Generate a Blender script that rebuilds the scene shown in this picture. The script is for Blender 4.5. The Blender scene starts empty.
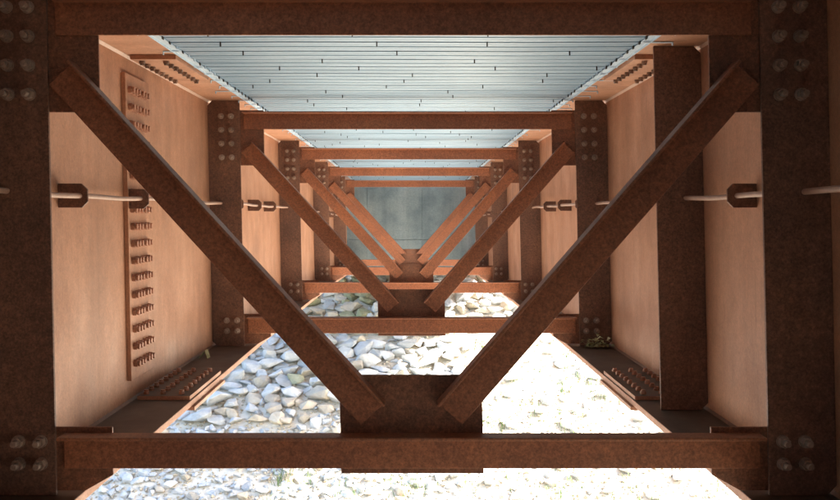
import bpy, bmesh, math, random
from mathutils import Vector, Matrix, noise

# ------------------------------------------------------------------ camera, sky, sun, exposure
S = bpy.context.scene
C = S.collection
FPX, VPX, VPY, W0, H0 = 1055.6, 411.5, 213.0, 840.0, 500.0   # focal length / vanishing point in photo pixels

cam = bpy.data.objects.new('camera', bpy.data.cameras.new('camera'))
C.objects.link(cam)
cam.location = (0, 0, 0)
cam.rotation_euler = (math.radians(90), 0, 0)
cam.data.sensor_fit = 'HORIZONTAL'
cam.data.sensor_width = 36.0
cam.data.lens = 36.0 * FPX / W0
cam.data.shift_x = (W0 / 2 - VPX) / W0
cam.data.shift_y = -(H0 / 2 - VPY) / W0
cam.data.clip_start = 0.05
cam.data.clip_end = 2000
S.camera = cam

SUN_EL, SUN_AZ = math.radians(41), math.radians(8)     # azimuth: 0 = from +X, positive = towards the far end (+Y)
wd = bpy.data.worlds.new('World')
S.world = wd
wd.use_nodes = True
nt = wd.node_tree
sky = nt.nodes.new('ShaderNodeTexSky')
sky.sky_type = 'NISHITA'
sky.sun_disc = False
sky.sun_elevation = SUN_EL
sky.sun_rotation = math.radians(90) - SUN_AZ
sky.air_density = 1.0
sky.dust_density = 2.5
sky.ozone_density = 1.0
bg = nt.nodes['Background']
bg.inputs['Strength'].default_value = 0.15
nt.links.new(sky.outputs[0], bg.inputs['Color'])

sl = bpy.data.lights.new('sun', 'SUN')
sl.energy = 5.0
sl.angle = math.radians(0.53)
sl.color = (1.0, 0.95, 0.87)
sun = bpy.data.objects.new('sun', sl)
C.objects.link(sun)
sd = Vector((math.cos(SUN_EL) * math.cos(SUN_AZ), math.cos(SUN_EL) * math.sin(SUN_AZ), math.sin(SUN_EL)))
sun.rotation_euler = sd.to_track_quat('Z', 'Y').to_euler()
sun.location = (30, 5, 30)

S.view_settings.view_transform = 'Standard'
S.view_settings.look = 'None'
S.view_settings.gamma = 1
S.view_settings.exposure = 3.2
S.cycles.max_bounces = 14
S.cycles.diffuse_bounces = 10
S.cycles.glossy_bounces = 4
S.cycles.sample_clamp_indirect = 12

RND = random.Random(7)

# ------------------------------------------------------------------ procedural materials
def ramp(nt, fac, stops):
    r = nt.nodes.new('ShaderNodeValToRGB')
    e = r.color_ramp.elements
    while len(e) < len(stops): e.new(0.5)
    for k, (p, c) in enumerate(stops):
        e[k].position = p
        e[k].color = (*c, 1) if len(c) == 3 else c
    nt.links.new(fac, r.inputs[0])
    return r.outputs[0]

def tex_noise(nt, scale, detail=6, rough=0.6, vec=None, stretch=None):
    n = nt.nodes.new('ShaderNodeTexNoise')
    n.inputs['Scale'].default_value = scale
    n.inputs['Detail'].default_value = detail
    n.inputs['Roughness'].default_value = rough
    if vec is not None:
        if stretch:
            m = nt.nodes.new('ShaderNodeMapping')
            m.inputs['Scale'].default_value = stretch
            nt.links.new(vec, m.inputs['Vector'])
            vec = m.outputs[0]
        nt.links.new(vec, n.inputs['Vector'])
    return n.outputs['Fac']

def mixc(nt, fac, a, b, mode='MIX'):
    m = nt.nodes.new('ShaderNodeMix')
    m.data_type = 'RGBA'
    m.blend_type = mode
    for sock, v in ((m.inputs[0], fac), (m.inputs[6], a), (m.inputs[7], b)):
        if hasattr(v, 'is_output'): nt.links.new(v, sock)
        elif isinstance(v, tuple): sock.default_value = (*v, 1) if len(v) == 3 else v
        else: sock.default_value = v
    return m.outputs[2]

def new_mat(name, rough=0.7, metal=0.0):
    m = bpy.data.materials.new(name)
    m.use_nodes = True
    nt = m.node_tree
    b = nt.nodes['Principled BSDF']
    b.inputs['Roughness'].default_value = rough
    b.inputs['Metallic'].default_value = metal
    g = nt.nodes.new('ShaderNodeNewGeometry')
    return m, nt, b, g.outputs['Position']

def bump(nt, b, h, strength, dist):
    n = nt.nodes.new('ShaderNodeBump')
    n.inputs['Strength'].default_value = strength
    n.inputs['Distance'].default_value = dist
    nt.links.new(h, n.inputs['Height'])
    nt.links.new(n.outputs[0], b.inputs['Normal'])

def steel(name, dark, mid, light, rough=0.62, grain=0.35, streak=True):
    m, nt, b, pos = new_mat(name, rough)
    big = tex_noise(nt, 2.2, 7, 0.62, pos)
    col = ramp(nt, big, [(0.30, dark), (0.52, mid), (0.74, light)])
    if streak:
        st = tex_noise(nt, 9.0, 4, 0.6, pos, (1.0, 1.0, 0.06))
        sc = ramp(nt, st, [(0.32, (0.88, 0.86, 0.84)), (0.68, (1.07, 1.07, 1.06))])
        col = mixc(nt, 0.75, col, sc, 'MULTIPLY')
    mot = tex_noise(nt, 46.0, 6, 0.8, pos)
    col = mixc(nt, 1.0, col, ramp(nt, mot, [(0.36, (1 - grain * 0.75, 1 - grain * 0.75, 1 - grain * 0.72)), (0.5, (1, 1, 1)), (0.66, (1 + grain * 1.1, 1 + grain * 0.9, 1 + grain * 0.7))]), 'MULTIPLY')
    fine = tex_noise(nt, 110.0, 3, 0.75, pos)
    fc = ramp(nt, fine, [(0.3, (1 - grain,) * 3), (0.7, (1 + grain,) * 3)])
    col = mixc(nt, 1.0, col, fc, 'MULTIPLY')
    nt.links.new(col, b.inputs['Base Color'])
    rr = ramp(nt, big, [(0.3, (rough + 0.12,) * 3), (0.7, (rough - 0.10,) * 3)])
    nt.links.new(rr, b.inputs['Roughness'])
    bump(nt, b, fine, 0.28, 0.0015)
    return m

M = {}
M['frame'] = steel('rusted_frame_steel', (0.20, 0.075, 0.041), (0.26, 0.098, 0.050), (0.325, 0.128, 0.063), 0.55, 0.36, False)
M['gusset'] = steel('rusted_gusset_steel', (0.14, 0.058, 0.035), (0.19, 0.078, 0.044), (0.25, 0.102, 0.056), 0.58, 0.44, False)
M['stiff'] = steel('rusted_stiffener_steel', (0.105, 0.053, 0.038), (0.155, 0.076, 0.051), (0.21, 0.104, 0.067), 0.58, 0.42)
M['web'] = steel('weathered_girder_steel', (0.35, 0.168, 0.10), (0.42, 0.212, 0.128), (0.48, 0.255, 0.158), 0.55, 0.16)
def stains(m, amount):
    nt = m.node_tree; b = nt.nodes['Principled BSDF']
    src = b.inputs['Base Color'].links[0].from_socket
    g = nt.nodes.new('ShaderNodeNewGeometry')
    a = tex_noise(nt, 1.6, 8, 0.72, g.outputs['Position'], (1.0, 1.0, 0.45))
    c = tex_noise(nt, 16.0, 5, 0.7, g.outputs['Position'], (1.0, 1.0, 0.035))
    col = mixc(nt, amount, src, ramp(nt, a, [(0.36, (0.70, 0.70, 0.72)), (0.5, (1.0, 1.0, 1.0)), (0.68, (1.10, 1.16, 1.22))]), 'MULTIPLY')
    col = mixc(nt, amount, col, ramp(nt, c, [(0.28, (0.72, 0.68, 0.64)), (0.40, (1.0, 1.0, 1.0)), (0.70, (1.0, 1.0, 1.0)), (0.80, (1.12, 1.14, 1.16))]), 'MULTIPLY')
    nt.links.new(col, b.inputs['Base Color'])
stains(M['web'], 0.62)
M['flange'] = steel('rusted_flange_steel', (0.30, 0.14, 0.085), (0.38, 0.19, 0.12), (0.46, 0.24, 0.16), 0.62, 0.22, False)
def settle(m, dark, light):
    nt = m.node_tree; b = nt.nodes['Principled BSDF']
    src = b.inputs['Base Color'].links[0].from_socket
    g = nt.nodes.new('ShaderNodeNewGeometry'); sx = nt.nodes.new('ShaderNodeSeparateXYZ')
    nt.links.new(g.outputs['True Normal'], sx.inputs[0])
    up = ramp(nt, sx.outputs['Z'], [(0.6, (0, 0, 0)), (0.8, (0.93,) * 3)])
    n = tex_noise(nt, 7.0, 7, 0.65, g.outputs['Position'], (1.0, 0.4, 1.0))
    nt.links.new(mixc(nt, up, src, ramp(nt, n, [(0.3, dark), (0.72, light)])), b.inputs['Base Color'])
settle(M['flange'], (0.035, 0.024, 0.017), (0.085, 0.055, 0.038))   # silt and rust scale lying on the flange
M['bolt'] = steel('dark_bolt_steel', (0.17, 0.115, 0.09), (0.27, 0.19, 0.15), (0.40, 0.30, 0.245), 0.4, 0.25, False)
M['pbolt'] = steel('rusty_pale_bolt', (0.28, 0.125, 0.075), (0.38, 0.18, 0.115), (0.48, 0.26, 0.18), 0.55, 0.15, False)
M['paint'] = steel('pale_weld_steel', (0.42, 0.27, 0.21), (0.52, 0.36, 0.29), (0.6, 0.45, 0.38), 0.5, 0.1, False)
M['pipe'] = steel('pale_pipe_paint', (0.32, 0.19, 0.14), (0.40, 0.25, 0.19), (0.48, 0.32, 0.25), 0.5, 0.08, False)

def galv(name, a, c, metal):
    m, nt, b, pos = new_mat(name, 0.42, metal)
    n = tex_noise(nt, 3.0, 8, 0.65, pos, (0.35, 2.0, 1.0))
    n2 = tex_noise(nt, 60.0, 4, 0.6, pos)
    col = ramp(nt, n, [(0.3, a), (0.7, c)])
    col = mixc(nt, 1.0, col, ramp(nt, n2, [(0.3, (0.9,) * 3), (0.7, (1.08,) * 3)]), 'MULTIPLY')
    nt.links.new(col, b.inputs['Base Color'])
    bump(nt, b, n, 0.12, 0.004)
    return m
M['deck'] = galv('galvanised_deck_sheet', (0.185, 0.30, 0.425), (0.285, 0.415, 0.55), 0.2)
M['angle'] = galv('galvanised_support', (0.42, 0.56, 0.70), (0.56, 0.70, 0.83), 0.15)

m, nt_, b_, pos_ = new_mat('dark_slot', 0.9)
nt_.links.new(ramp(nt_, tex_noise(nt_, 30, 3, 0.5, pos_), [(0.3, (0.02, 0.02, 0.022)), (0.7, (0.05, 0.045, 0.042))]), b_.inputs['Base Color'])
M['slot'] = m

def concrete(name, dark, mid, light):
    m, nt, b, pos = new_mat(name, 0.85)
    big = tex_noise(nt, 1.1, 8, 0.65, pos)
    col = ramp(nt, big, [(0.28, dark), (0.5, mid), (0.72, light)])
    st = tex_noise(nt, 2.6, 5, 0.55, pos, (1.0, 1.0, 0.05))
    col = mixc(nt, 0.8, col, ramp(nt, st, [(0.32, (0.6, 0.63, 0.63)), (0.6, (1.0, 1.0, 1.0)), (0.70, (1.6, 1.6, 1.56))]), 'MULTIPLY')
    sp = tex_noise(nt, 38, 4, 0.7, pos)
    col = mixc(nt, 1.0, col, ramp(nt, sp, [(0.3, (0.82,) * 3), (0.7, (1.12,) * 3)]), 'MULTIPLY')
    nt.links.new(col, b.inputs['Base Color'])
    bump(nt, b, sp, 0.4, 0.006)
    return m
M['conc'] = concrete('stained_concrete', (0.17, 0.24, 0.285), (0.32, 0.41, 0.465), (0.48, 0.56, 0.60))
M['slab'] = concrete('deck_concrete', (0.25, 0.25, 0.24), (0.33, 0.33, 0.32), (0.4, 0.4, 0.39))

def stone_mat(name, dark, mid, light, tint, amt):
    m, nt, b, pos = new_mat(name, 0.88)
    oi = nt.nodes.new('ShaderNodeObjectInfo')
    n = tex_noise(nt, 5.5, 9, 0.68, pos)
    col = ramp(nt, n, [(0.28, dark), (0.5, mid), (0.72, light)])
    t = ramp(nt, tex_noise(nt, 3.2, 6, 0.6, pos), [(0.42, (0, 0, 0)), (0.62, (amt,) * 3)])
    col = mixc(nt, t, col, tint)
    vr = ramp(nt, oi.outputs['Random'], [(0.0, (0.72, 0.74, 0.76)), (1.0, (1.15, 1.12, 1.08))])
    col = mixc(nt, 1.0, col, vr, 'MULTIPLY')
    nt.links.new(col, b.inputs['Base Color'])
    bump(nt, b, tex_noise(nt, 16, 9, 0.75, pos), 0.9, 0.04)
    return m
M['st_blue'] = stone_mat('blue_grey_stone', (0.33, 0.34, 0.32), (0.46, 0.465, 0.44), (0.58, 0.575, 0.54), (0.46, 0.42, 0.33), 0.45)
M['st_tan'] = stone_mat('tan_stone', (0.34, 0.28, 0.20), (0.46, 0.39, 0.28), (0.56, 0.49, 0.37), (0.30, 0.30, 0.29), 0.5)
M['st_moss'] = stone_mat('olive_stone', (0.21, 0.20, 0.12), (0.32, 0.30, 0.18), (0.43, 0.40, 0.26), (0.19, 0.20, 0.10), 0.6)
M['st_white'] = stone_mat('sunlit_pale_stone', (0.42, 0.43, 0.42), (0.53, 0.54, 0.53), (0.62, 0.62, 0.60), (0.42, 0.40, 0.33), 0.4)  # albedo raised to put the sun's glare into the stone colour

m, nt_, b_, pos_ = new_mat('gravelly_soil', 0.95)
c_ = ramp(nt_, tex_noise(nt_, 1.3, 9, 0.7, pos_), [(0.3, (0.44, 0.38, 0.27)), (0.5, (0.54, 0.48, 0.37)), (0.7, (0.62, 0.57, 0.47))])
vo = nt_.nodes.new('ShaderNodeTexVoronoi'); vo.inputs['Scale'].default_value = 14
nt_.links.new(pos_, vo.inputs['Vector'])
c_ = mixc(nt_, 0.6, c_, ramp(nt_, vo.outputs['Color'], [(0.0, (0.8, 0.8, 0.8)), (1.0, (1.12, 1.12, 1.12))]), 'MULTIPLY')
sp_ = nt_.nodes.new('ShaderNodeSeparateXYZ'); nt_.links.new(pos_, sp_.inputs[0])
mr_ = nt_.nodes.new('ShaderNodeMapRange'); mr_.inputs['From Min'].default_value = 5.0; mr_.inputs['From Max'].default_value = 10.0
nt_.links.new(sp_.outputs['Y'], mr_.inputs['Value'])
c_ = mixc(nt_, mr_.outputs[0], (0.085, 0.072, 0.05), c_)      # unseen near bank darkened to cut bounce light on the nearest cross frame
nt_.links.new(c_, b_.inputs['Base Color'])
bump(nt_, b_, vo.outputs['Distance'], 0.5, 0.03)
M['soil'] = m
M['gravel'] = stone_mat('gravel_stone', (0.42, 0.34, 0.22), (0.56, 0.46, 0.31), (0.66, 0.57, 0.42), (0.46, 0.42, 0.34), 0.5)
m, nt_, b_, pos_ = new_mat('grass_blade', 0.7)
nt_.links.new(ramp(nt_, tex_noise(nt_, 6, 4, 0.6, pos_), [(0.3, (0.05, 0.10, 0.02)), (0.7, (0.12, 0.17, 0.045))]), b_.inputs['Base Color'])
M['grass'] = m
m, nt_, b_, pos_ = new_mat('dry_leaf', 0.75)
nt_.links.new(ramp(nt_, tex_noise(nt_, 14, 4, 0.6, pos_), [(0.3, (0.17, 0.19, 0.07)), (0.55, (0.36, 0.34, 0.18)), (0.75, (0.5, 0.5, 0.38))]), b_.inputs['Base Color'])
M['leaf'] = m

# ------------------------------------------------------------------ builders
def T(x, y, z):
    """as-built shape of the bridge: girders 1.2 degrees out of plumb, deck following a crest curve"""
    return Vector((x - 0.021 * (z + 0.75), y, z - 0.00078 * max(0.0, y - 7.9) ** 2))

ORG = {}
def empty(name, loc):
    o = bpy.data.objects.new(name, None)
    o.location = loc
    o.empty_display_size = 0.2
    C.objects.link(o)
    ORG[o] = Vector(loc)
    return o

def tag(o, label=None, cat=None, group=None, kind=None):
    for k, v in (('label', label), ('category', cat), ('group', group), ('kind', kind)):
        if v: o[k] = v
    return o

class MB:
    def __init__(s): s.v, s.f, s.sm = [], [], []
    def face(s, idx, smooth=False): s.f.append(idx); s.sm.append(smooth)
    def box(s, x0, x1, y0, y1, z0, z1, ny=1):
        x0, x1 = min(x0, x1), max(x0, x1)
        o = len(s.v)
        for k in range(ny + 1):
            y = y0 + (y1 - y0) * k / ny
            s.v += [(x0, y, z0), (x1, y, z0), (x1, y, z1), (x0, y, z1)]
        s.face((o, o + 1, o + 2, o + 3))
        for k in range(ny):
            a, c = o + 4 * k, o + 4 * k + 4
            for e in range(4):
                g = (e + 1) % 4
                s.face((a + g, a + e, c + e, c + g))
        e = o + 4 * ny
        s.face((e + 3, e + 2, e + 1, e))
        return s
    def prism(s, pts, y0, y1):
        """polygon in the x-z plane extruded along y"""
        n, o = len(pts), len(s.v)
        s.v += [(x, y0, z) for x, z in pts] + [(x, y1, z) for x, z in pts]
        area = sum(pts[i][0] * pts[(i + 1) % n][1] - pts[(i + 1) % n][0] * pts[i][1] for i in range(n))
        ix = list(range(n))
        if area < 0: ix.reverse()
        s.face(tuple(o + i for i in ix))
        s.face(tuple(o + n + i for i in reversed(ix)))
        for q in range(n):
            a, c = ix[q], ix[(q + 1) % n]
            s.face((o + c, o + a, o + n + a, o + n + c))
        return s
    def cyl(s, p, axis, r, h, n=10, r2=None):
        """short cylinder from p along a unit axis"""
        ax = Vector(axis); p = Vector(p)
        u = ax.orthogonal().normalized(); w = ax.cross(u)
        r2 = r if r2 is None else r2
        o = len(s.v)
        for k in range(n):
            d = u * math.cos(2 * math.pi * k / n) + w * math.sin(2 * math.pi * k / n)
            s.v += [tuple(p + d * r), tuple(p + ax * h + d * r2)]
        s.face(tuple(o + 2 * k for k in reversed(range(n))))
        s.face(tuple(o + 2 * k + 1 for k in range(n)))
        for k in range(n):
            g = (k + 1) % n
            s.face((o + 2 * k, o + 2 * g, o + 2 * g + 1, o + 2 * k + 1), n > 8)
        return s
    def tube(s, path, r, n=10):
        o = len(s.v); m = len(path)
        for i, p in enumerate(path):
            for k in range(n):
                a = 2 * math.pi * k / n
                s.v.append((p[0] + r * math.cos(a), p[1], p[2] + r * math.sin(a)))
        for i in range(m - 1):
            for k in range(n):
                g = (k + 1) % n
                a, c = o + i * n, o + (i + 1) * n
                s.face((a + g, a + k, c + k, c + g), True)
        s.face(tuple(o + k for k in range(n)))
        s.face(tuple(o + (m - 1) * n + k for k in reversed(range(n))))
        return s
    def build(s, name, mat, parent=None, warp=True, bev=0.0, origin=None):
        me = bpy.data.meshes.new(name)
        vs = [T(*v) for v in s.v] if warp else [Vector(v) for v in s.v]
        if parent is not None: og = ORG[parent]
        elif origin is not None: og = Vector(origin)
        else: og = Vector((0, 0, 0))
        me.from_pydata([tuple(v - og) for v in vs], [], s.f)
        me.polygons.foreach_set('use_smooth', s.sm)
        me.materials.append(M[mat])
        me.update()
        o = bpy.data.objects.new(name, me)
        C.objects.link(o)
        if parent is not None: o.parent = parent
        else: o.location = og
        ORG[o] = og
        if bev:
            b = o.modifiers.new('bevel', 'BEVEL')
            b.width = bev; b.segments = 2; b.limit_method = 'ANGLE'
        return o

def share(name, mesh, parent, loc, rot=(0, 0, 0), scale=(1, 1, 1)):
    o = bpy.data.objects.new(name, mesh)
    C.objects.link(o)
    o.parent = parent
    o.location = Vector(loc) - ORG[parent]
    o.rotation_euler = rot
    o.scale = scale
    return o

# ------------------------------------------------------------------ dimensions
SP = 4.2                               # cross frame spacing
FY = [SP * (0.888 + k) for k in range(5)]
B = 1.5                                # half distance between webs
YN, YE = -1.3, 24.7                    # ends of the girders
ZB, ZT = -1.0, 0.847                   # inner faces of the flanges
SI = 1.26                              # inner edge of the stiffeners

# ------------------------------------------------------------------ terrain: two riprap slopes with a flat bed between
def ground_z(x, y):
    lo = -5.5
    far = -1.42 - 0.5 * max(0.0, YE - y)
    near = -1.5 - 0.5 * max(0.0, y - 0.6)
    z = max(lo, far, near)
    z += 0.10 * noise.noise(Vector((x * 0.55, y * 0.55, 1.3))) * (0.25 if y > YE - 0.5 else 1.0)
    z += 0.035 * noise.noise(Vector((x * 2.3, y * 2.3, 4.1)))
    return z

def axis(parts):
    out = []
    for a, b, n in parts: out += [a + (b - a) * k / n for k in range(n)]
    return out + [parts[-1][1]]
gx = axis([(-400, -60, 8), (-60, -12, 12), (-12, 12, 80), (12, 60, 12), (60, 400, 8)])
gy = axis([(-400, -40, 8), (-40, -6, 10), (-6, 15, 30), (15, 26, 55), (26, 60, 10), (60, 400, 8)])
mb = MB()
for y in gy:
    for x in gx: mb.v.append((x, y, ground_z(x, y)))
n = len(gx)
for j in range(len(gy) - 1):
    for i in range(n - 1):
        a = j * n + i
        mb.face((a, a + 1, a + n + 1, a + n), True)
tag(mb.build('ground', 'soil', warp=False), kind='structure')

# ------------------------------------------------------------------ concrete abutments
def abutment(y0, y1, label, inner):
    r = empty('concrete_abutment', (0, (y0 + y1) / 2, -3.0))
    tag(r, label, 'abutment')
    s = 1 if inner == y0 else -1
    core = sorted((inner + s * 0.02, y1 if s > 0 else y0))
    core = MB().box(-4.18, 4.18, core[0], core[1], -3.2, 0.618).build('bearing_wall', 'conc', r, warp=False)
    x = 0.25 - 1.29 * 3
    while x < 4.2:
        for za, zb in ((-3.2, -0.62), (-0.62, 0.62)):
            yy = sorted((inner, inner + s * 0.0195))
            MB().box(max(-4.2, x + 0.006), min(4.2, x + 1.284), yy[0] + RND.uniform(0, 0.003), yy[1], za + 0.005, zb - 0.005).build('wall_panel', 'conc', core, warp=False, bev=0.006)
        x += 1.29
    yb0, yb1 = sorted((inner + s * 0.10, inner + s * 1.1))
    MB().box(-4.2, 4.2, yb0, yb1, 0.622, 0.96 - (0.22 if s > 0 else 0)).build('back_wall', 'conc', r, warp=False, bev=0.01)
    # board-formed pilasters that carry the girder ends
    for sx in (-1, 1):
        yy = sorted((inner - s * 0.05, inner + s * 0.02))
        MB().box(sx * 1.36, sx * 1.64, yy[0], yy[1], -3.2, -1.33).build('bearing_pad', 'conc', r, warp=False, bev=0.01)
    return r
abutment(YE + 0.003, YE + 1.5, 'stained grey concrete abutment wall closing off the end of the girders', YE + 0.003)
abutment(YN - 1.6, YN - 0.003, 'plain concrete abutment wall opposite the stained one, behind the fifth cross frame', YN - 0.003)

# ------------------------------------------------------------------ shared bolt mesh (head towards -Y)
def bolt_mesh():
    b = MB()
    b.cyl((0, 0, 0), (0, -1, 0), 0.023, 0.006, 14)
    b.cyl((0, -0.0061, 0), (0, -1, 0), 0.0200, 0.026, 6)
    b.cyl((0, -0.0322, 0), (0, -1, 0), 0.012, 0.028, 10, 0.0105)
    o = b.build('bolt', 'bolt', warp=False)
    me = o.data
    bpy.data.objects.remove(o)
    return me
BOLT = bolt_mesh()
def small_bolt(mat):
    b = MB()
    b.cyl((0, 0, 0), (0, -1, 0), 0.021, 0.019, 6)
    b.cyl((0, -0.0212, 0), (0, -1, 0), 0.016, 0.012, 8)
    o = b.build('bolt', mat, warp=False)
    me = o.data
    bpy.data.objects.remove(o)
    return me
SBOLT, DBOLT = small_bolt('pbolt'), small_bolt('bolt')

# ------------------------------------------------------------------ plate girders
NY = 26
def girder(sx, label):
    r = empty('plate_girder', T(sx * B, YN, ZB - 0.035))
    tag(r, label, 'girder', 'plate girders carrying the deck')
    web = MB().box(sx * B, sx * (B + 0.014), YN, YE, ZB, ZT, NY).build('web', 'web', r)
    MB().box(sx * (B - 0.32), sx * (B + 0.334), YN, YE, ZB - 0.034, ZB - 0.0005, NY).build('bottom_flange', 'flange', r, bev=0.004)
    MB().box(sx * (B - 0.285), sx * (B + 0.30), YN, YE, ZT + 0.0005, ZT + 0.026, NY).build('top_flange', 'web', r, bev=0.004)
    # fillet welds
    def weld(z, dz, name, mat):
        b = MB()
        ys = [YN + (YE - YN) * k / NY for k in range(NY + 1)]
        for y in ys:
            b.v += [(sx * (B - 0.0005), y, z + dz), (sx * (B - 0.013), y, z), (sx * (B - 0.0005), y, z)]
        for k in range(NY):
            a = 3 * k
            b.face((a, a + 1, a + 4, a + 3) if sx < 0 else (a + 1, a, a + 3, a + 4))
        b.build(name, mat, r)
    weld(ZT - 0.0006, -0.014, 'weld_bead', 'paint')
    weld(ZB + 0.0006, 0.012, 'weld_bead', 'flange')
    # stiffeners at the cross frames, and one extra on the +X girder
    def stiffener(y, w=0.24, t=0.016, top=ZT - 0.001, bot=ZB + 0.001):
        xi, c = B - w, 0.035
        pts = [(B - 0.001, bot + c), (B - c, bot), (xi, bot), (xi, top - 0.0), (B - c, top), (B - 0.001, top - c)]
        return MB().prism([(sx * x, z) for x, z in pts], y, y + t).build('stiffener', 'stiff', r, bev=0.002)
    for y in FY: stiffener(y)
    stiffener(YN + 0.25)
    if sx > 0: stiffener(1.274 * SP)
    # bolted field splice
    y0, y1 = 1.323 * SP, 1.442 * SP
    xs = sx * (B - 0.0005)
    sp = MB().box(xs, sx * (B - 0.024), y0, y1, -0.885, 0.742).build('splice_plate', 'web', r, bev=0.002)
    rows = 17
    for k in range(rows):
        z = 0.655 - (0.655 + 0.80) * k / (rows - 1)
        for q in range(6):
            y = y0 + 0.072 + 0.058 * q + (0.012 if q > 2 else -0.012)
            share('bolt', SBOLT, sp, T(sx * (B - 0.0243), y, z), (0, 0, -sx * math.pi / 2))
    def hplate(name, xa, xb, za, zb, rows_x, up, mat, ya=1.342 * SP, yb=1.56 * SP):
        p = MB().box(sx * xa, sx * xb, ya, yb, za, zb, 2).build(name, mat, r, bev=0.002)
        for x in rows_x:
            for q in range(8):
                y = ya + 0.06 + (yb - ya - 0.12) * q / 7
                z = zb if up > 0 else za
                share('bolt', SBOLT if up > 0 else DBOLT, p, T(sx * x, y, z + up * 0.0005), (-up * math.pi / 2, 0, 0), (0.8, 0.7, 0.8))
    hplate('splice_plate', B - 0.03, B - 0.312, ZB, ZB + 0.022, (1.435, 1.345, 1.245), 1, 'flange')
    MB().box(sx * (B - 0.336), sx * (B + 0.35), 1.342 * SP, 1.56 * SP, ZB - 0.055, ZB - 0.0345, 2).build('splice_plate', 'web', r, bev=0.002)
    hplate('splice_plate', B - 0.03, B - 0.275, ZT - 0.026, ZT, (1.42, 1.29), -1, 'web')
    return r
girder(-1, 'weathered brown plate girder with bolted splice plate standing clear on its web')
girder(1, 'weathered brown plate girder with an extra vertical stiffener next to its splice')

# ------------------------------------------------------------------ cross frames
def cross_frame(y, label):
    r = empty('cross_frame', T(0, y, -0.925))
    tag(r, label, 'cross frame', 'V-braced cross frames between the girders')
    yg0, yg1 = y + 0.0162, y + 0.0282
    ys0, ys1 = y + 0.0045, y + 0.0158
    XE = 1.232
    def angle(name, x0, x1, z0, z1, leg_top):
        # angle section: upright leg against the gussets, outstanding leg towards -Y at its top edge
        b = MB()
        t = 0.011
        prof = [(ys1, z0), (ys1, z1), (y - 0.075, z1), (y - 0.075, z1 - t), (ys0, z1 - t), (ys0, z0)]
        o = len(b.v); k = len(prof)
        b.v += [(x0, p, q) for p, q in prof] + [(x1, p, q) for p, q in prof]
        b.face(tuple(range(o, o + k))); b.face(tuple(range(o + 2 * k - 1, o + k - 1, -1)))
        for q in range(k):
            g = (q + 1) % k
            b.face((o + g, o + q, o + k + q, o + k + g))
        return b.build(name, 'frame', r, bev=0.003)
    angle('top_strut', -XE, XE, 0.630, 0.757, True)
    angle('bottom_strut', -XE, XE, -0.905, -0.780, True)
    # centre gusset
    MB().box(-0.253, 0.253, yg0, yg1, -0.925, -0.575).build('gusset_plate', 'gusset', r, bev=0.002)
    for sx in (-1, 1):
        g = MB().box(sx * 1.083, sx * 1.485, yg0, yg1, 0.358, 0.775).build('gusset_plate', 'gusset', r, bev=0.002)
        for k in range(4):
            for x in (1.325, 1.40):
                share('bolt', BOLT, g, T(sx * x, y - 0.0005, 0.728 - 0.103 * k), (0, RND.uniform(0, 6.28), 0))
        g = MB().prism([(sx * 1.062, -0.76), (sx * 1.485, -0.76), (sx * 1.485, -0.985), (sx * 1.16, -0.985), (sx * 1.062, -0.93)], yg0, yg1).build('gusset_plate', 'gusset', r, bev=0.002)
        for k in range(2):
            for x in (1.31, 1.388):
                share('bolt', BOLT, g, T(sx * x, y - 0.0005, -0.807 - 0.079 * k), (0, RND.uniform(0, 6.28), 0))
        # diagonal: same angle section, laid along its axis
        p0 = Vector((sx * 1.207, 0.493)); p1 = Vector((sx * 0.134, -0.707))
        d = (p1 - p0).normalized()
        up = Vector((-d.y, d.x))
        if up.y < 0: up = -up
        w = 0.060; t = 0.011
        b = MB()
        yd = y - 0.014
        prof = [(ys1, -w), (ys1, w), (y - 0.075, w), (y - 0.075, w - t), (yd, w - t), (yd, -w)]
        k = len(prof)
        for e in (p0, p1):
            for py, q in prof:
                c = e + up * q
                b.v.append((c.x, py, c.y))
        b.face(tuple(range(k))); b.face(tuple(range(2 * k - 1, k - 1, -1)))
        for q in range(k):
            h = (q + 1) % k
            b.face((h, q, k + q, k + h))
        if sx < 0: b.f = [tuple(reversed(f)) for f in b.f]
        b.build('diagonal', 'frame', r, bev=0.003)
    return r
names = ['dark brown V-braced cross frame, fifth from the stained concrete wall, beside the splice plate',
         'V-braced steel cross frame, fourth from the stained concrete abutment wall',
         'V-braced steel cross frame, third from the stained concrete abutment wall',
         'orange-brown V-braced steel cross frame, second from the stained concrete abutment wall',
         'orange-brown V-braced steel cross frame right before the stained concrete abutment wall']
for y, l in zip(FY, names): cross_frame(y, l)

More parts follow.
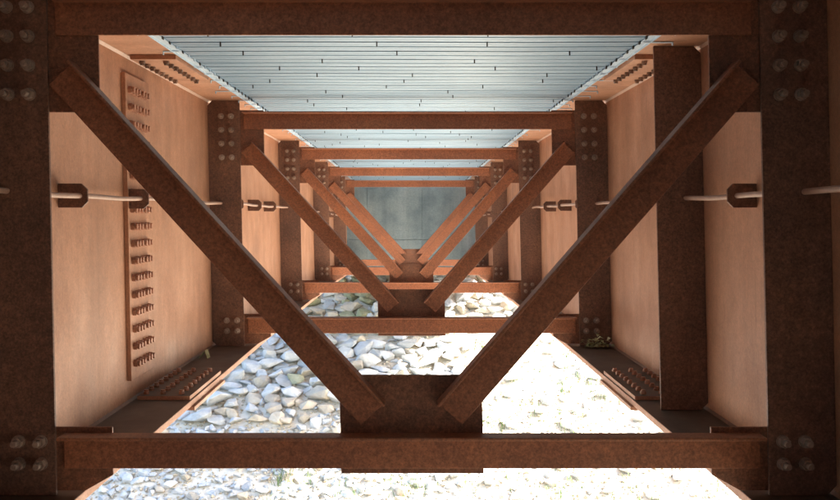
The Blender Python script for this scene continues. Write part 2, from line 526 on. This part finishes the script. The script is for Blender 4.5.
# ------------------------------------------------------------------ deck: ribbed galvanised sheets between the flanges, slab above
deck = empty('bridge_deck', T(0, (YN + YE) / 2, ZT))
tag(deck, 'bridge deck of ribbed galvanised steel sheets laid across between the girders', 'deck')
ZD = ZT + 0.012
XD = B - 0.285 - 0.004
PITCH = 0.30
prof = [(0.0, 0.020), (0.008, 0.0), (0.060, 0.0), (0.064, 0.005), (0.068, 0.0), (0.120, 0.0), (0.130, 0.010), (0.150, 0.010), (0.160, 0.0), (0.210, 0.0), (0.214, 0.005), (0.218, 0.0), (0.274, 0.0), (0.282, 0.020)]
y = YN
while y < YE - 0.01:
    npit = 3
    b = MB()
    pts = []
    dzs = RND.uniform(-0.003, 0.003)
    for k in range(npit):
        for py, pz in prof:
            yy = y + k * PITCH + py
            if yy <= YE: pts.append((yy, ZD + pz + dzs))
    pts.append((min(YE, y + npit * PITCH), ZD + 0.020 + dzs))
    nx = 4
    for py, pz in pts:
        for i in range(nx + 1):
            b.v.append((-XD + 2 * XD * i / nx, py, pz + 0.002 * math.sin(i * 2.1 + y)))
    for q in range(len(pts) - 1):
        for i in range(nx):
            a = q * (nx + 1) + i
            b.face((a, a + nx + 1, a + nx + 2, a + 1))
    sh = b.build('deck_sheet', 'deck', deck)
    sb = MB()
    for k in range(npit):
        yy = y + k * PITCH
        if yy + 0.25 > YE: continue
        x = -XD + RND.uniform(0.1, 0.8)
        while x < XD - 0.06:
            sb.box(x, x + 0.006, yy - 0.003, yy + 0.009, ZD + dzs - 0.020, ZD + dzs + 0.019)
            x += RND.uniform(0.45, 1.25)
    if sb.v:
        so = sb.build('lap_joint', 'slot', sh)
        so['kind'] = 'stuff'
    y += npit * PITCH
MB().box(-2.9, 2.9, YN, YE, ZD + 0.062, ZD + 0.26, NY).build('concrete_slab', 'slab', deck)
for sx in (-1, 1):
    b = MB()
    xa = B - 0.285 - 0.001
    b.box(sx * xa, sx * (xa - 0.004), YN, YE, ZD - 0.020, ZD + 0.035, NY)
    b.box(sx * (xa - 0.0042), sx * (xa - 0.040), YN, YE, ZD - 0.010, ZD - 0.0065, NY)
    ang = b.build('support_angle', 'angle', deck)
    yy = YN + 0.1
    while yy < YE - 0.1:
        MB().box(sx * (xa - 0.0403), sx * (xa - 0.0450), yy, yy + 0.03, ZD - 0.017, ZD + 0.004).build('end_tab', 'slot' if RND.random() < 0.6 else 'angle', ang)
        yy += PITCH / 2
    yy = YN + 0.2
    while yy < YE - 0.2:
        c = MB()
        L = RND.choice((0.03, 0.05, 0.05, 0.11))
        c.box(sx * (xa - 0.036), sx * (xa + L), yy, yy + 0.022, ZT - 0.006, ZT - 0.0025)
        c.box(sx * (xa + L + 0.0005), sx * (xa + L - 0.004), yy, yy + 0.022, ZT - 0.020, ZT - 0.0063)
        c.build('clip', 'angle', ang)
        yy += RND.choice((0.3, 0.3, 0.6))

# ------------------------------------------------------------------ conduits on both webs
def conduit(sx, label):
    r = empty('conduit_pipe', T(sx * 1.41, YN + 0.4, 0.075))
    tag(r, label, 'pipe', 'conduit pipes along the girder webs')
    path = []
    k = 0
    yy = YN + 0.4
    while yy <= YE:
        sag = 0.0025 * math.sin(yy * 5.9 + sx) + 0.003 * math.sin(yy * 2.3)
        path.append((sx * 1.41 + 0.004 * math.sin(yy * 3.1), yy, 0.075 + sag))
        yy += 0.15
    MB().tube(path, 0.0115, 12).build('pipe', 'pipe', r)
    for k in range(-1, 6):
        for f in (0.19, 0.44, 0.69):
            yy = SP * (0.888 + k + f)
            if yy < 0.5 or yy > YE - 0.3: continue
            z = 0.075
            xo, xi, c, h = 1.4985, 1.372, 0.026, 0.052
            pts = [(xo, z - h), (xi + c, z - h), (xi, z - h + c), (xi, z + h - c), (xi + c, z + h), (xo, z + h)]
            MB().prism([(sx * a, q) for a, q in pts], yy, yy + 0.014).build('bracket', 'stiff', r, bev=0.002)
    return r
conduit(-1, 'thin pale conduit pipe on brackets along the web with the exposed splice plate')
conduit(1, 'thin pale conduit pipe on brackets through the girder with the extra stiffener')

# ------------------------------------------------------------------ stones
def hull_stone(seed, npts, squash, bevel):
    rr = random.Random(seed)
    bm = bmesh.new()
    for _ in range(npts):
        v = Vector((rr.gauss(0, 1), rr.gauss(0, 1), rr.gauss(0, 1))).normalized()
        v *= 0.5 * rr.uniform(0.74, 1.16)
        bm.verts.new((v.x, v.y * rr.uniform(0.9, 1.05), v.z * squash))
    bmesh.ops.convex_hull(bm, input=bm.verts[:])
    loose = [v for v in bm.verts if not v.link_faces]
    bmesh.ops.delete(bm, geom=loose, context='VERTS')
    bmesh.ops.dissolve_limit(bm, angle_limit=math.radians(14), verts=bm.verts[:], edges=bm.edges[:])
    if bevel:
        bmesh.ops.bevel(bm, geom=bm.edges[:], offset=0.022, segments=1, affect='EDGES', clamp_overlap=True)
    bmesh.ops.triangulate(bm, faces=bm.faces[:])
    me = bpy.data.meshes.new('stone')
    bm.to_mesh(me); bm.free()
    for p in me.polygons: p.use_smooth = False
    return me
SH = [hull_stone(100 + k, 15, RND.uniform(0.5, 0.8), True) for k in range(10)]
VAR = {}
for k, me in enumerate(SH):
    for mt in ('st_blue', 'st_tan', 'st_moss', 'st_white'):
        c = me.copy(); c.materials.append(M[mt]); VAR[(k, mt)] = c
LOW = [hull_stone(300 + k, 11, 0.75, False) for k in range(12)]
LOWV = [([tuple(v.co) for v in me.vertices], [tuple(p.vertices) for p in me.polygons]) for me in LOW]

def pix(x, y, z): return VPX + FPX * x / y, VPY - FPX * z / y
WIN = [[(145, 436), (268, 334), (342, 408), (342, 436)],                 # openings in the cross frames the slope shows through
       [(312, 334), (505, 334), (452, 380), (372, 380)],
       [(480, 436), (480, 402), (528, 334), (560, 336), (674, 436)],
       [(300, 318), (318, 290), (380, 290), (380, 318)],
       [(443, 318), (443, 290), (505, 290), (520, 318)],
       [(340, 284), (340, 274), (392, 274), (392, 284)],
       [(432, 284), (432, 274), (480, 274), (480, 284)],
       [(85, 510), (112, 468), (710, 468), (750, 510)]]
def inside(poly, p):
    c = False
    for i in range(len(poly)):
        (x0, y0), (x1, y1) = poly[i], poly[(i + 1) % len(poly)]
        if (y0 > p[1]) != (y1 > p[1]) and p[0] < x0 + (p[1] - y0) * (x1 - x0) / (y1 - y0): c = not c
    return c
def visible(px, py, r):
    for w in WIN:
        for dx, dy in ((0, 0), (r, 0), (-r, 0), (0, r), (0, -r)):
            if inside(w, (px + dx, py + dy)): return True
    return False

def size_at(x, y, rr):
    D = YE - y
    if D < 1.9: return rr.uniform(0.24, 0.44)
    if x > 0.9: return rr.choice((rr.uniform(0.12, 0.22), rr.uniform(0.1, 0.2), rr.uniform(0.2, 0.34)))
    if D < 4.5:
        if x < -0.9: return rr.choice((rr.uniform(0.38, 0.56), rr.uniform(0.24, 0.42), rr.uniform(0.18, 0.32)))
        return rr.uniform(0.2, 0.42)
    if D < 5.1: return rr.choice((rr.uniform(0.14, 0.26), rr.uniform(0.2, 0.40)))
    return rr.choice((rr.uniform(0.09, 0.16), rr.uniform(0.09, 0.2), rr.uniform(0.16, 0.26)))

cells, stones = {}, []
def try_stone(x, y, s, tight=0.295):
    ci, cj = int(x // 0.8), int(y // 0.8)
    for i in range(ci - 1, ci + 2):
        for j in range(cj - 1, cj + 2):
            for (a, b_, c) in cells.get((i, j), ()):
                if (a - x) ** 2 + (b_ - y) ** 2 < ((c + s) * tight) ** 2: return False
    cells.setdefault((ci, cj), []).append((x, y, s))
    stones.append((x, y, s))
    return True
rs = random.Random(11)
heroes = [(-3.96, 19.75, 0.66, 'wedge'), (-2.25, 20.85, 0.40, 'mossy'), (-2.36, 20.05, 0.42, 'block')]
for hx, hy, hs, _ in heroes: try_stone(hx, hy, hs)
for big in (0.48, 0.40, 0.34, 0.28, 0.2, 0.0):
    for _ in range(6000):
        x, y = rs.uniform(-6.5, 6.5), rs.uniform(17.2, YE - 0.22)
        s = size_at(x, y, rs)
        if x > 0.9 and YE - y > 1.6 and rs.random() < 0.93: continue
        if s >= big: try_stone(x, y, s)

def mat_at(x, y, rr):
    D = YE - y
    u = rr.random()
    if D < 2.0 and x < 0.1: return 'st_moss' if u < 0.72 else ('st_tan' if u < 0.9 else 'st_blue')
    if x > 0.4: return 'st_white' if u < 0.7 else ('st_blue' if u < 0.9 else 'st_tan')  # palest stones go mostly to the sunlit side, boosting its glare by colour
    if D > 4.3: return 'st_tan' if u < 0.55 else ('st_white' if u < 0.85 else 'st_blue')
    if x < -1.2: return 'st_blue' if u < 0.78 else ('st_white' if u < 0.9 else 'st_tan')
    return 'st_white' if u < 0.45 else ('st_blue' if u < 0.8 else 'st_tan')
LAB = {'st_moss': 'olive green weathered stone among the riprap', 'st_blue': 'blue-grey angular stone among the riprap',
       'st_tan': 'tan angular stone among the riprap', 'st_white': 'pale stone among the riprap'}

cand, rest = [], []
for i, (x, y, s) in enumerate(stones):
    z = ground_z(x, y)
    px, py = pix(x, y, z + 0.15 * s)
    rpx = 0.5 * s * FPX / y
    (cand if i < 3 or visible(px, py, rpx) else rest).append((rpx, i))
cand.sort(reverse=True)
hero_i = {0, 1, 2}
keep = [c for c in cand if c[1] in hero_i] + [c for c in cand if c[1] not in hero_i]
keep, over = keep[:299], keep[299:]
rest += over
HL = {0: ('large pale blue-grey wedge-shaped stone at edge of the gravel', 'st_blue'),
      1: ('bright green mossy stone lying among blue-grey riprap', 'st_moss'),
      2: ('squarish pinkish tan block of stone in front of the riprap', 'st_tan')}
def zone(x, y):
    if YE - y < 2.0: return 'high up by the abutment wall'
    if YE - y < 4.3: return 'on the middle of the slope'
    return 'low down among the gravel'
for rpx, i in keep:
    x, y, s = stones[i]
    mt = HL[i][1] if i in HL else mat_at(x, y, rs)
    o = bpy.data.objects.new('stone', VAR[(rs.randrange(10), mt)])
    C.objects.link(o)
    k = 1.12
    o.scale = (s * k * rs.uniform(0.95, 1.3), s * k * rs.uniform(0.8, 1.05), s * k * rs.uniform(0.7, 1.0))
    o.rotation_euler = (rs.uniform(-0.35, 0.35) + 0.0, rs.uniform(-0.3, 0.3), rs.uniform(0, 6.28))
    o.location = (x, y, ground_z(x, y) + 0.15 * s)
    if i in HL: tag(o, HL[i][0], 'stone')
    else:
        size = 'big' if s > 0.42 else ('medium-sized' if s > 0.27 else 'small')
        shape = 'flattish' if o.scale.z < 0.83 * s else 'chunky'
        l = size + ' ' + shape + ' ' + LAB[mt] + ' ' + zone(x, y)
        tag(o, l, 'stone', l.replace(' stone ', ' stones '))

def scatter_mesh(name, mat, items, kind='stuff'):
    vs, fs = [], []
    for x, y, z, s, sq, rr in items:
        V, F = LOWV[rr.randrange(12)]
        R = Matrix.Rotation(rr.uniform(0, 6.28), 3, 'Z') @ Matrix.Rotation(rr.uniform(-0.5, 0.5), 3, 'X')
        o = len(vs)
        for v in V:
            w = R @ Vector((v[0] * s * 1.15, v[1] * s, v[2] * s * sq))
            vs.append((w.x + x, w.y + y, w.z + z))
        fs += [tuple(o + i for i in f) for f in F]
    me = bpy.data.meshes.new(name)
    me.from_pydata(vs, [], fs)
    me.materials.append(M[mat])
    o = bpy.data.objects.new(name, me)
    C.objects.link(o)
    o['kind'] = kind
    return o
items = [(stones[i][0], stones[i][1], ground_z(stones[i][0], stones[i][1]) + 0.1 * stones[i][2], stones[i][2], 0.9, rs) for _, i in rest]
for _ in range(1500):
    x = rs.choice((-1, 1)) * rs.uniform(6.5, 26); y = rs.uniform(16, YE - 0.2); s = rs.uniform(0.2, 0.5)
    items.append((x, y, ground_z(x, y) + 0.1 * s, s, 0.9, rs))
tag(scatter_mesh('riprap', 'st_white', items), 'loose riprap stones spread over the rest of the slopes', 'riprap')
items = []
for _ in range(13000):
    x = rs.uniform(-6.5, 6.5); y = rs.uniform(17.2, YE - 0.1)
    if YE - y < 4.2 and rs.random() < 0.6: continue
    s = rs.choice((rs.uniform(0.025, 0.06), rs.uniform(0.04, 0.10)))
    items.append((x, y, ground_z(x, y) + 0.15 * s, s, 0.9, rs))
tag(scatter_mesh('gravel', 'gravel', items), 'pale gravel spread between and below the riprap stones', 'gravel')

# ------------------------------------------------------------------ grass between the sunlit stones
vs, fs = [], []
for _ in range(95):
    cx = rs.uniform(0.9, 5.2); cy = rs.uniform(17.6, 22.6)
    if _ % 6 == 0: cx = rs.uniform(-2.4, 1.0); cy = rs.uniform(17.2, 18.3)
    for q in range(rs.randint(10, 26)):
        x, y = cx + rs.gauss(0, 0.09), cy + rs.gauss(0, 0.09)
        z = ground_z(x, y)
        h = rs.uniform(0.08, 0.26); a = rs.uniform(0, 6.28); l = rs.uniform(0.03, 0.15); w = 0.006
        dx, dy = math.cos(a), math.sin(a)
        o = len(vs)
        vs += [(x - dy * w, y + dx * w, z), (x + dy * w, y - dx * w, z),
               (x + dx * l * 0.4 + dy * w * 0.8, y + dy * l * 0.4 - dx * w * 0.8, z + h * 0.6), (x + dx * l * 0.4 - dy * w * 0.8, y + dy * l * 0.4 + dx * w * 0.8, z + h * 0.6),
               (x + dx * l, y + dy * l, z + h)]
        fs += [(o, o + 1, o + 2, o + 3), (o + 3, o + 2, o + 4)]
me = bpy.data.meshes.new('grass'); me.from_pydata(vs, [], fs); me.materials.append(M['grass'])
o = bpy.data.objects.new('grass', me); C.objects.link(o)
tag(o, 'thin green grass tufts growing between the sunlit stones', 'grass', kind='stuff')

# ------------------------------------------------------------------ debris on the bottom flanges
def litter(name, label, cat, c, spread, count, size):
    b = MB()
    for _ in range(count):
        x, y = c[0] + rs.gauss(0, spread[0]), c[1] + rs.gauss(0, spread[1])
        z = c[2] + abs(rs.gauss(0, spread[2])) + 0.004
        a, L, w = rs.uniform(0, 6.28), size * rs.uniform(0.6, 1.2), size * 0.3
        ux, uy = math.cos(a), math.sin(a)
        lift = rs.uniform(0.1, 0.5) * L
        o = len(b.v)
        b.v += [(x - ux * L / 2, y - uy * L / 2, z), (x - uy * w, y + ux * w, z + lift), (x + uy * w, y - ux * w, z + lift * 0.7), (x + ux * L / 2, y + uy * L / 2, z + lift * 0.3)]
        b.face((o, o + 2, o + 1)); b.face((o + 2, o + 3, o + 1))
    return tag(b.build(name, 'leaf', origin=T(*c)), label, cat)
litter('leaf_litter', 'clump of pale dry leaves at the foot of a stiffener', 'leaves', (1.37, 7.80, ZB), (0.045, 0.035, 0.03), 60, 0.05)
b = MB()
b.v = [(-1.46, 7.22, ZB + 0.004), (-1.435, 7.30, ZB + 0.045), (-1.40, 7.20, ZB + 0.005), (-1.455, 7.28, ZB + 0.006), (-1.425, 7.36, ZB + 0.048), (-1.39, 7.26, ZB + 0.006)]
b.f = [(0, 3, 4, 1), (1, 4, 5, 2)]; b.sm = [False, False]
o = b.build('dead_leaf', 'leaf', origin=T(-1.43, 7.28, ZB))
sm_ = o.modifiers.new('thickness', 'SOLIDIFY'); sm_.thickness = 0.003
tag(o, 'single folded pale leaf lying on the bottom flange', 'leaf')
